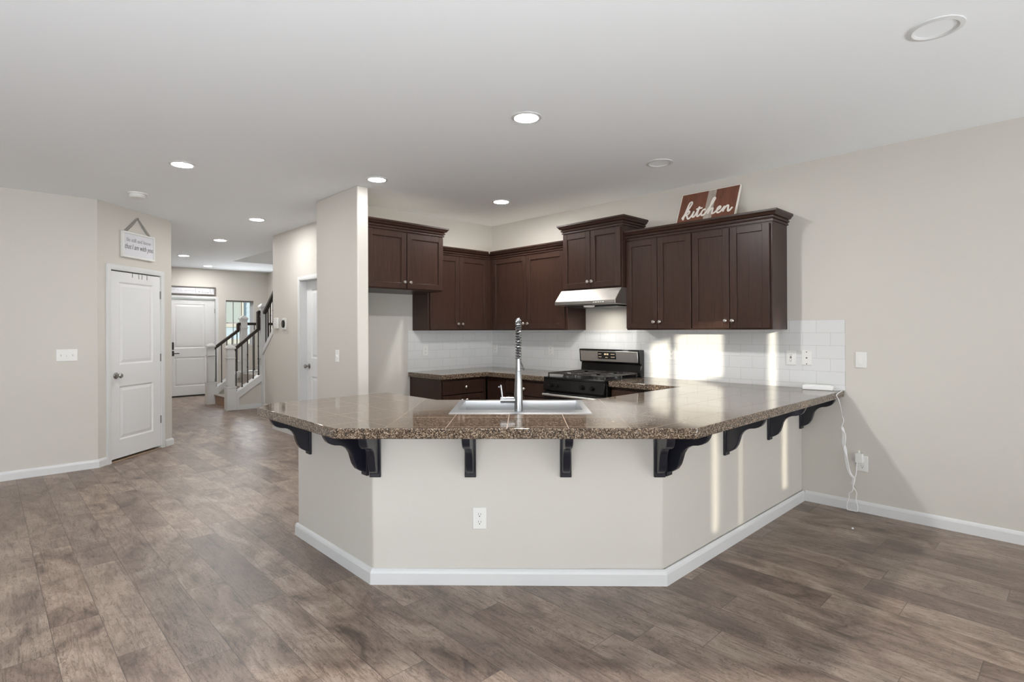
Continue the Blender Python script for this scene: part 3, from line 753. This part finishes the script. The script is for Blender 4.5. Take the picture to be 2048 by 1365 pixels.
mb = MB(); mb.tube([(.012, .006, .29), (.024, .02, .26), (.030, .06, .235), (.033, .17, .235)], .004, 8); mb.build('dock_arm', CHROME, fc)
mb = MB(); mb.lathe([(.001, -.02), (.0185, -.02), (.0185, -.074), (.0175, -.075), (.0175, -.078), (.0185, -.079), (.0185, -.105), (.001, -.107)], (0, 0, .064), 'x', 20); hb = mb.build('handle', CHROME, fc)
mb = MB(); mb.tube([(-.094, 0, .07), (-.098, 0, .11), (-.104, 0, .152)], [.0055, .005, .0055], 8); mb.lathe([(.001, -.118), (.004, -.118), (.004, -.104), (.001, -.104)], (0, 0, .140), 'x', 8); mb.build('lever', CHROME, hb)

# ------------------------------------------------------------------ range and hood
rg = thing('gas_range', 'black gas range with stainless backguard between the counters', 'range', (4.135, 3.838, 0), -PI/2)
W = .762
mb = MB(); mb.box(0, W, .03, .665, .04, .895); mb.box(.03, W-.03, .06, .6, 0, .04); mb.build('body', BLACK, rg, bevel=.004)
mb = MB(); mb.box(-.002, W+.002, -.005, .60, .895, .915); mb.box(.0, W, .03, .56, .913, .917); mb.build('cooktop', BLACK, rg, bevel=.006)
mb = MB(); mb.prism([(.03, .775), (-.02, .785), (-.004, .895), (.03, .895)], 0, W, 'yz'); mb.build('control_panel', BLACK, rg, bevel=.006)
for kx in (.11, .185, .505, .625):
    mb = MB(); mb.lathe([(.001, -.008), (.024, -.008), (.021, -.016), (.019, -.038), (.001, -.040)], (kx, 0, .838), 'y', 20); mb.box(kx-.003, kx+.003, -.0425, -.036, .824, .856); mb.build('burner_knob', BLACK, rg)
mb = MB(); mb.box(.008, W-.008, -.012, .03, .20, .768); od = mb.build('oven_door', BLACK, rg, bevel=.005)
mb = MB(); mb.box(.12, W-.12, -.014, -.010, .33, .64); mb.build('oven_window', GLASSD, od)
mb = MB(); mb.tube([(.03, -.052, .742), (W-.03, -.052, .742)], .016, 14, .75); mb.box(.05, .075, -.05, -.012, .732, .752); mb.box(W-.075, W-.05, -.05, -.012, .732, .752); mb.build('oven_handle', STEEL, od)
mb = MB(); mb.box(.008, W-.008, -.008, .03, .05, .19); mb.build('drawer', STEEL, rg, bevel=.004)
mb = MB(); mb.prism([(.585, .915), (.655, .915), (.655, 1.185), (.56, 1.185), (.56, 1.172), (.572, 1.045), (.60, 1.04), (.60, 1.02)], 0, W, 'yz'); bgd = mb.build('backguard', BLACK, rg, bevel=.008)
mb = MB(); mb.prism([(.5575, 1.168), (.568, 1.056), (.575, 1.056), (.565, 1.168)], .018, W-.018, 'yz'); mb.build('fascia', STEEL, bgd, bevel=.003)
mb = MB(); mb.prism([(.5545, 1.157), (.561, 1.083), (.566, 1.083), (.560, 1.157)], .255, .485, 'yz'); mb.build('display', GLASSD, bgd, bevel=.002)
for i, (x, z) in enumerate([(.275, 1.135), (.295, 1.135), (.275, 1.105), (.295, 1.105), (.43, 1.135), (.447, 1.135), (.464, 1.135), (.43, 1.105), (.447, 1.105), (.464, 1.105), (.36, 1.100), (.375, 1.100)]):
    y = .5575+(1.14-z)*.085-.0035; MB().box(x-.005, x+.005, y, y+.002, z-.003, z+.003).build('touch_key', AMBER, bgd)
for x in (.345, .358, .375, .388): MB().box(x-.004, x+.004, .5545, .557, 1.126, 1.142).build('clock_digit', AMBER, bgd)
for bx_, by_, r_ in ((.18, .16, .045), (.58, .16, .05), (.18, .44, .038), (.58, .44, .042)):
    mb = MB(); mb.lathe([(.001, .917), (r_+.012, .917), (r_+.01, .924), (r_, .925), (r_, .936), (r_*.8, .940), (.001, .940)], (bx_, by_, 0)); mb.build('burner', IRON, rg)
for gx0 in (.025, .395):
    mb = MB(); x0, x1, y0, y1 = gx0, gx0+.342, .03, .57
    def bar(a, b, c, d): mb.box(a, b, c, d, .945, .958)
    bar(x0, x1, y0, y0+.012); bar(x0, x1, y1-.012, y1); bar(x0, x0+.012, y0, y1); bar(x1-.012, x1, y0, y1); bar(x0, x1, (y0+y1)/2-.006, (y0+y1)/2+.006)
    xm = (x0+x1)/2
    for cy in (.16, .44):
        bar(xm-.005, xm+.005, cy-.13, cy-.03); bar(xm-.005, xm+.005, cy+.03, cy+.13); bar(x0, xm-.03, cy-.005, cy+.005); bar(xm+.03, x1, cy-.005, cy+.005)
    for px in (x0, x1-.012):
        for py in (y0, y1-.012, (y0+y1)/2-.006): mb.box(px, px+.012, py, py+.012, .915, .946)
    mb.build('grate', IRON, rg, bevel=.003)

hd = thing('range_hood', 'stainless steel under-cabinet range hood over the range', 'range hood', (4.30, 3.838, 0), -PI/2)
mb = MB(); mb.prism([(0, 1.643), (0, 1.676), (.105, 1.797), (XR-4.30-.001, 1.797), (XR-4.30-.001, 1.625), (.12, 1.637)], 0, W, 'yz'); mb.build('canopy', plain('hood_steel', (.38, .36, .335), .42, 1, var=.06, scale=25), hd, bevel=.004)
mb = MB(); mb.box(.06, .37, .13, .42, 1.618, 1.634); mb.box(.39, .70, .13, .42, 1.618, 1.634); mb.build('filter', IRON, hd)
mb = MB(); mb.lathe([(.001, 1.633), (.06, 1.633), (.05, 1.615), (.001, 1.612)], (.38, .09, 0)); mb.build('lamp_cover', plain('frosted_cover', (.75, .72, .66), .4), hd)
mb = MB()
for i in range(5): mb.box(.50+i*.028, .516+i*.028, -.004, 0, 1.655, 1.664)
mb.build('button', PLASTIC, hd)

# ------------------------------------------------------------------ wall plates
def plate(name, label, cat, loc, rz, kind, w=.075, h=.118, n=1, group=None, dark=False):
    """loc is the plate centre on the wall face"""
    t = thing(name, label, cat, loc, rz, group)
    MB().box(-w/2, w/2, -.006, 0, -h/2, h/2).build('cover_plate', PLASTIC, t, bevel=.0025)
    if kind == 'outlet':
        for z in (-.021, .021):
            mb = MB(); mb.lathe([(.001, -.006), (.0165, -.006), (.0165, -.0085), (.001, -.0085)], (0, 0, z), 'y', 20); r_ = mb.build('receptacle', PLASTIC, t)
            for b_ in ((-.0075, -.0055, z-.002, z+.008), (.0055, .0075, z-.002, z+.007), (-.0028, .0028, z-.0115, z-.0065)): MB().box(b_[0], b_[1], -.0092, -.0084, b_[2], b_[3]).build('slot', DARKSLOT, r_)
    elif kind == 'gfci':
        mb = MB(); mb.box(-.017, .017, -.009, -.006, -.034, .034); r_ = mb.build('receptacle', PLASTIC, t, bevel=.001)
        for z in (-.022, .018):
            for b_ in ((-.0075, -.0055, z, z+.009), (.0055, .0075, z, z+.009), (-.003, .003, z-.008, z-.003)): MB().box(b_[0], b_[1], -.0097, -.0088, b_[2], b_[3]).build('slot', DARKSLOT, r_)
        for z in (-.005, .003): MB().box(-.008, .008, -.0105, -.0088, z, z+.005).build('test_button', DARKSLOT if dark else PLASTIC, r_)
    elif kind == 'switch':
        for i in range(n):
            x = (i-(n-1)/2)*.046
            mb = MB(); mb.prism([(-.006, -.012), (-.006, .012), (-.019, .011 if i % 2 == 0 else -.004), (-.018, .003 if i % 2 == 0 else -.011)], x-.005, x+.005, 'yz'); mb.build('toggle', PLASTIC, t, bevel=.001)
    elif kind == 'rocker':
        mb = MB(); mb.prism([(-.006, -.033), (-.006, .033), (-.0075, .033), (-.011, -.033)], -.0165, .0165, 'yz'); mb.build('rocker', PLASTIC, t, bevel=.001)
    elif kind == 'jack':
        for z in (-.048, 0, .048):
            mb = MB(); mb.lathe([(.001, -.0062), (.004 if z else .006, -.0062), (.004 if z else .006, -.0085), (.001, -.0085)], (0, 0, z), 'y', 10); mb.build('screw' if z else 'jack', DARKSLOT, t)
    return t
TB = .008
plate('light_switch', 'white triple toggle switch plate on the left wall beside the pantry', 'light switch', (.605, 7.008, 1.158), 0, 'switch', .167, .118, 3)
plate('light_switch', 'narrow white toggle switch on the stub wall end by the hall', 'light switch', (2.5175, 5.10, 1.142), -PI/2, 'switch', .075, .118)
plate('light_switch', 'white rocker switch on the right wall past the backsplash', 'light switch', (XR, 1.187, 1.153), -PI/2, 'rocker', .075, .118)
x, y = dg(-.244, 3.0252)
plate('wall_outlet', 'white duplex outlet low on the peninsula front panel', 'outlet', (x, y, .36), -PI/4, 'outlet')
plate('wall_outlet', 'white duplex outlet low on the right wall holding a charger', 'outlet', (XR, 1.182, .368), -PI/2, 'outlet')
plate('wall_outlet', 'white outlet on the back wall tile near the left end of the far counter', 'outlet', (3.743, YB-TB, 1.151), 0, 'gfci')
plate('wall_outlet', 'white outlet on the tile just right of the far corner', 'outlet', (XR-TB, 5.31, 1.154), -PI/2, 'gfci')
plate('wall_outlet', 'white outlet on the tile left of the range', 'outlet', (XR-TB, 4.344, 1.157), -PI/2, 'gfci')
plate('wall_outlet', 'white outlet at the left edge of the bright sunlit tile patch', 'outlet', (XR-TB, 2.775, 1.157), -PI/2, 'gfci')
plate('wall_outlet', 'white outlet with dark test buttons on the tile at the right end', 'outlet', (XR-TB, 1.687, 1.154), -PI/2, 'gfci', dark=True)
plate('cable_jack', 'white cover plate with three dark dots near the right end of the tile', 'wall plate', (XR-TB, 1.567, 1.156), -PI/2, 'jack')

# thermostat and sensor on hall wall
t = thing('thermostat', 'white square thermostat on the hall wall nearest the stairs', 'thermostat', (2.985, 7.855, 1.497), -PI/2)
MB().box(-.06, .06, -.03, 0, -.075, .075).build('housing', PLASTIC, t, bevel=.008)
mb = MB(); mb.lathe([(.001, -.030), (.006, -.030), (.006, -.032), (.001, -.032)], (0, 0, -.01), 'y', 10); mb.build('button', PALEINK, t)
t = thing('thermostat', 'white wall control with a black oval screen left of the hall door', 'thermostat', (2.985, 7.60, 1.485), -PI/2)
MB().box(-.06, .06, -.012, 0, -.078, .078).build('base_plate', PLASTIC, t, bevel=.004)
mb = MB(); mb.lathe([(.001, -.012), (.036, -.012), (.036, -.028), (.032, -.034), (.001, -.035)], (0, 0, 0), 'y', 24)
for v in mb.bm.verts: v.co.z *= 1.45
mb.build('screen', BLACK, t)

# ------------------------------------------------------------------ charger, hub and cord on the right
t = thing('wall_charger', 'white cube charger plugged into the low right wall outlet', 'charger', (XR-.009, 1.197, .41), -PI/2)
MB().box(-.026, .026, -.032, 0, -.036, .036).build('housing', PLASTIC, t, bevel=.005)
MB().box(-.006, .006, -.024, -.012, .034, .058).build('plug', PLASTIC, t, bevel=.002)
t = thing('hub', 'flat white plastic hub on the counter at the right wall', 'electronics', (4.70, 1.455, .914), -PI/2+.12)
mb = MB(); mb.prism([(-.105, -.028), (.105, -.028), (.108, .02), (.09, .03), (-.09, .03), (-.108, .02)], 0, .034); mb.build('housing', CORD, t, bevel=.006, seg=3)
mb = MB(); mb.prism([(-.09, -.02), (.09, -.02), (.085, .02), (-.085, .02)], .034, .040); mb.build('lid', CORD, t, bevel=.003)
def smooth_pts(pts, res=5):
    V = [Vector(p) for p in pts]; out = []; n = len(V)
    for i in range(n-1):
        p0 = V[max(i-1, 0)]; p1 = V[i]; p2 = V[i+1]; p3 = V[min(i+2, n-1)]
        for k in range(res):
            t = k/res; out.append(.5*((2*p1)+(p2-p0)*t+(2*p0-5*p1+4*p2-p3)*t*t+(3*p1-p0-3*p2+p3)*t**3))
    out.append(V[-1]); return out
t = thing('power_cord', 'white power cord drooping from the counter edge to the low right wall outlet', 'cord', (XR-.05, 1.29, .90))
base = Vector((XR-.05, 1.29, .90))
def rel(ps): return [Vector(p)-base for p in ps]
main = [(4.705, 1.375, 0.9185), (4.72, 1.33, 0.9185), (4.735, 1.298, 0.918), (4.566, 1.288, 0.901), (4.606, 1.286, 0.861), (4.646, 1.284, 0.801), (4.765, 1.307, 0.722), (4.765, 1.297, 0.684), (4.765, 1.311, 0.625), (4.765, 1.287, 0.586), (4.765, 1.284, 0.533), (4.765, 1.294, 0.474), (4.765, 1.281, 0.426), (4.765, 1.264, 0.36), (4.765, 1.258, 0.297), (4.765, 1.244, 0.272), (4.765, 1.224, 0.246), (4.765, 1.234, 0.198), (4.765, 1.238, 0.16), (4.765, 1.261, 0.132), (4.765, 1.262, 0.101), (4.765, 1.275, 0.053)]
low = [(4.765, 1.275, 0.014), (4.765, 1.262, -0.013), (4.765, 1.239, -0.027), (4.765, 1.215, -0.01), (4.765, 1.205, 0.038), (4.765, 1.215, 0.096), (4.765, 1.211, 0.15), (4.765, 1.234, 0.191), (4.765, 1.228, 0.238), (4.765, 1.214, 0.293), (4.765, 1.211, 0.343), (4.765, 1.207, 0.378)]
pts = smooth_pts(main+low)
for p in pts: p.z = max(p.z, .008)
MB().tube(rel(pts), .0038, 8).build('cable', CORD, t)
b2 = smooth_pts([(4.771, 1.312, 0.632), (4.771, 1.299, 0.584), (4.771, 1.302, 0.518), (4.771, 1.289, 0.462), (4.771, 1.282, 0.394), (4.771, 1.269, 0.32), (4.771, 1.252, 0.277), (4.771, 1.232, 0.251), (4.771, 1.239, 0.204)])
MB().tube(rel(b2), .012, 8, .45).build('bundled_cable', CORD, t)
tag(MB().lathe([(.001, 0), (.006, .001), (.007, .006), (.004, .011), (.001, .012)], (4.35, 1.13, 0)).build('pebble', CORD), 'tiny white scrap lying on the floor near the right wall', 'debris')

# ------------------------------------------------------------------ ceiling fixtures
LIT = 'lit recessed ceiling lights'
def downlight(label, x, y, lit, r=.078, group=None):
    t = thing('recessed_light', label, 'ceiling light', (x, y, CZ), 0, group)
    if lit:
        mb = MB(); prof = [(r, 0), (r+.018, 0), (r+.018, -.004), (r+.006, -.008), (r-.002, -.008), (r-.002, -.002)]
        rings = []; seg = 32
        for rr, z in prof: rings.append([mb.bm.verts.new((rr*math.cos(2*PI*k/seg), rr*math.sin(2*PI*k/seg), z)) for k in range(seg)])
        for a, b in zip(rings, rings[1:]):
            for k in range(seg): mb.bm.faces.new((a[k], a[(k+1) % seg], b[(k+1) % seg], b[k]))
        mb.build('trim_ring', TRIM, t)
        mb = MB(); mb.lathe([(.001, -.0105), (r*.5, -.0100), (r*.85, -.0088), (r-.001, -.0065), (r-.001, -.001), (.001, -.001)], seg=32); mb.build('lens', LENS, t)
    else:
        seg = 36; R_ = .088; mb = MB()
        rings = []
        for rr, z in [(R_+.02, 0), (R_+.02, -.004), (R_, -.008), (R_-.004, -.006), (R_-.010, -.001)]: rings.append([mb.bm.verts.new((rr*math.cos(2*PI*k/seg), rr*math.sin(2*PI*k/seg), z)) for k in range(seg)])
        for a, b in zip(rings, rings[1:]):
            for k in range(seg): mb.bm.faces.new((a[k], a[(k+1) % seg], b[(k+1) % seg], b[k]))
        mb.build('trim_ring', TRIM, t)
        mb = MB(); rings = []
        for rr, z in [(R_-.010, -.001), (R_-.014, .03), (R_-.026, .09), (.02, .10)]: rings.append([mb.bm.verts.new((rr*math.cos(2*PI*k/seg), rr*math.sin(2*PI*k/seg), z)) for k in range(seg)])
        for a, b in zip(rings, rings[1:]):
            for k in range(seg): mb.bm.faces.new((a[k], a[(k+1) % seg], b[(k+1) % seg], b[k]))
        mb.bm.faces.new(rings[-1]); mb.build('baffle', TRIM, t)
        mb = MB(); mb.lathe([(.001, .015), (.03, .018), (.044, .035), (.04, .06), (.02, .09), (.001, .09)], seg=20); mb.build('bulb', PLASTIC, t)
    return t
lights = [(1.171, 5.064, 'lit recessed ceiling light at left above the open floor'), (2.40, 6.95, 'lit recessed ceiling light in the hall nearest the stub wall'),
          (2.55, 8.90, 'lit recessed ceiling light midway down the hall'), (2.596, 11.15, 'lit recessed ceiling light half hidden by the pantry corner'),
          (3.373, 12.60, 'farthest lit recessed ceiling light near the front door'), (2.546, 4.386, 'lit recessed ceiling light just in front of the stub wall'),
          (2.498, 2.463, 'largest lit recessed ceiling light above the peninsula sink'), (3.941, 4.263, 'lit recessed ceiling light in the kitchen corner')]
proto = None
for x, y, lab in lights:
    proto_n = downlight(lab, x, y, True, group='lit recessed ceiling lights') if proto is None else dup(proto, (x, y, CZ), 0, lab)
    proto = proto or proto_n
    lm = LENS_H if y > 6 else LENS_K if x == 2.498 else LENS_C if x == 3.941 else LENS_S if x == 2.546 else LENS
    for c in proto_n.children:
        if c.name.startswith('lens') and lm is not LENS:
            c.data = c.data.copy(); c.data.materials[0] = lm
downlight('unlit recessed ceiling light with an open baffle at the upper right', 3.10, .47, False, group='unlit recessed ceiling lights')
downlight('small unlit recessed ceiling light above the right counter', 3.972, 2.401, False, group='unlit recessed ceiling lights')
t = thing('smoke_detector', 'round white smoke detector on the ceiling near the pantry', 'smoke detector', (1.10, 6.43, CZ))
mb = MB(); mb.lathe([(.001, 0), (.085, 0), (.085, -.010), (.078, -.013), (.001, -.013)], seg=32); mb.build('mounting_ring', PLASTIC, t)
mb = MB(); mb.lathe([(.001, -.013), (.068, -.013), (.07, -.030), (.060, -.045), (.001, -.050)], seg=32); mb.build('housing', PLASTIC, t)

# ------------------------------------------------------------------ signs
# pantry sign
sp = PA+PD*.556; nrm = Vector((PD.y, -PD.x))
t = thing('hanging_sign', 'white framed hanging sign with grey lettering above the pantry door', 'sign', (sp.x+nrm.x*.002, sp.y+nrm.y*.002, 2.205), PANG)
mb = MB(); mb.box(-.24, .24, -.022, 0, 0, .275); mb.build('board', PAPER, t, bevel=.002)
mb = MB(); fwid = .02
mb.box(-.245, .245, -.032, 0, -.004, fwid); mb.box(-.245, .245, -.032, 0, .279-fwid, .279); mb.box(-.245, -.245+fwid, -.032, 0, fwid, .279-fwid); mb.box(.245-fwid, .245, -.032, 0, fwid, .279-fwid); mb.build('frame', plain('white_frame_wood', (.74, .74, .72), .6), t, bevel=.002)
mb = MB()
for xa in (-.19, .19):
    mb.tube([(xa, -.012, .277), (xa*.5, -.010, .36), (0, -.008, .455)], [.003, .0035, .002], 8, 4)
mb.lathe([(.006, -.0), (.006, -.02)], (0, 0, .452), 'y', 10); mb.build('ribbon', RIBBON, t)
text_mesh('upper_lettering', 'Be still and know', .060, PALEINK, t, (0.0, -.0235, .192), 0, width=.37)
text_mesh('lower_lettering', 'that I am with you', .082, INK, t, (0, -.0235, .118), .28, width=.43)
# over-door hanger straps
hp = PA+PD*.166
t = thing('over_door_hanger', 'four thin dark hanger straps over the top of the pantry door', 'door hanger', (hp.x, hp.y, 0), PANG)
mb = MB()
for x, l_ in ((.318, .045), (.415, .055), (.465, .055), (.545, .055)):
    mb.box(x-.003, x+.003, -.003, 0, 2.035-l_, 2.037); mb.box(x-.003, x+.003, -.003, .036, 2.035, 2.037)
mb.build('strap', RIBBON, t)

# sign above the front door
t = thing('wall_sign', 'long white sign in a weathered grey frame above the front door', 'sign', (3.185, YE, 2.172), 0)
mb = MB(); mb.box(-.50, .50, -.018, 0, .0, .165); mb.build('board', PAPER, t)
mb = MB(); mb.box(-.51, .51, -.032, 0, -.01, .02); mb.box(-.51, .51, -.032, 0, .150, .175); mb.box(-.51, -.48, -.032, 0, .02, .15); mb.box(.48, .51, -.032, 0, .02, .15); mb.build('frame', GREYFRAME, t, bevel=.003)
def squig(x0, x1, z, amp, n):
    return [(x0+(x1-x0)*i/n, z+amp*(1 if i % 2 else -1)*(.6+.4*((i*7) % 5)/5)) for i in range(n+1)]
c_ = curve_mesh('small_lettering', [squig(-.36, -.27, .09, .010, 6), squig(-.245, -.20, .088, .009, 4), squig(-.18, -.14, .086, .009, 3), squig(-.10, .10, .085, .010, 16)], .003, PALEINK, t); c_.location = (0, -.0195, 0)
c_ = curve_mesh('script_lettering', [[(.115, .145), (.117, .08), (.125, .035), (.14, .03)], [(.175, .07), (.185, .055), (.195, .07), (.18, .075), (.175, .06), (.215, .06)], [(.25, .10), (.248, .06), (.235, .055), (.27, .055), (.30, .06), (.302, .02)], squig(.32, .38, .055, .012, 5), [(.405, .145), (.398, .09), (.403, .07), (.425, .03)]], .0032, INK, t); c_.location = (0, -.0195, 0)

# kitchen sign leaning on the wall above the right cabinets
kz0 = 2.303; lean = math.atan2(.153, .345)
t = thing('kitchen_sign', 'reddish plank sign reading kitchen leaning on the wall above the cabinets', 'sign', (4.605, 2.625, kz0), -PI/2)
KW, KH = .54, .375
lean_m = Matrix.Rotation(-lean, 4, 'X')
def leaned(o):
    o.data.transform(lean_m); return o
bd = MB().box(0, KW, -.001, .016, 0, KH).build('board', SIGNWOOD, t, smooth=False); bd.rotation_euler = (-lean, 0, 0)
ed = MB(); ed.box(-.006, 0, -.002, .022, 0, KH+.006); ed.box(KW, KW+.006, -.002, .022, 0, KH+.006); ed.box(0, KW, -.002, .022, KH, KH+.006); ed.box(0, KW, .016, .022, 0, KH)
e_ = ed.build('edge_frame', CREAM, t, smooth=False); e_.rotation_euler = (-lean, 0, 0)
K = [  # cursive strokes, x-height 1
 [(0, -.1), (.35, .7), (.95, 1.9), (1.15, 2.45), (1.0, 2.7), (.72, 2.45), (.5, 1.5), (.3, .4), (.18, -.35)],
 [(.28, .25), (.6, .95), (.95, 1.1), (1.0, .78), (.75, .52), (.5, .48), (.75, .3), (.9, -.1), (1.15, -.22), (1.5, .25), (1.75, .95)],
 [(1.75, .95), (1.65, .3), (1.75, -.05), (2.0, .1), (2.25, .7), (2.5, 1.65)], [(2.5, 1.65), (2.38, .6), (2.4, .05), (2.65, 0), (2.95, .4)], [(2.05, 1.25), (2.5, 1.3), (3.0, 1.32)],
 [(3.55, .85), (3.4, 1.0), (3.12, .8), (3.0, .35), (3.15, .0), (3.45, .08), (3.8, .55), (4.25, 1.5)],
 [(4.25, 1.5), (4.6, 2.2), (4.72, 2.65), (4.55, 2.78), (4.35, 2.4), (4.2, 1.3), (4.05, .1)], [(4.1, .35), (4.4, .9), (4.68, .92), (4.68, .5), (4.72, .08), (5.0, .1), (5.35, .45)],
 [(5.35, .45), (5.75, .7), (5.85, .95), (5.68, 1.08), (5.45, .85), (5.38, .4), (5.55, .05), (5.9, .15), (6.25, .6), (6.45, .98)],
 [(6.45, .98), (6.4, .5), (6.35, .05)], [(6.38, .35), (6.7, .9), (6.98, .98), (7.02, .55), (7.08, .1), (7.3, .1), (7.65, .6)]]
sc_ = .061; strokes = [[(.045+x*sc_, .118+z*sc_*1.0) for x, z in st] for st in K]
lt = curve_mesh('lettering', strokes, .0095, CREAM, t); lt.rotation_euler = (-lean, 0, 0); lt.location = (0, -.002, 0)
for st_o in (lt,):
    pass
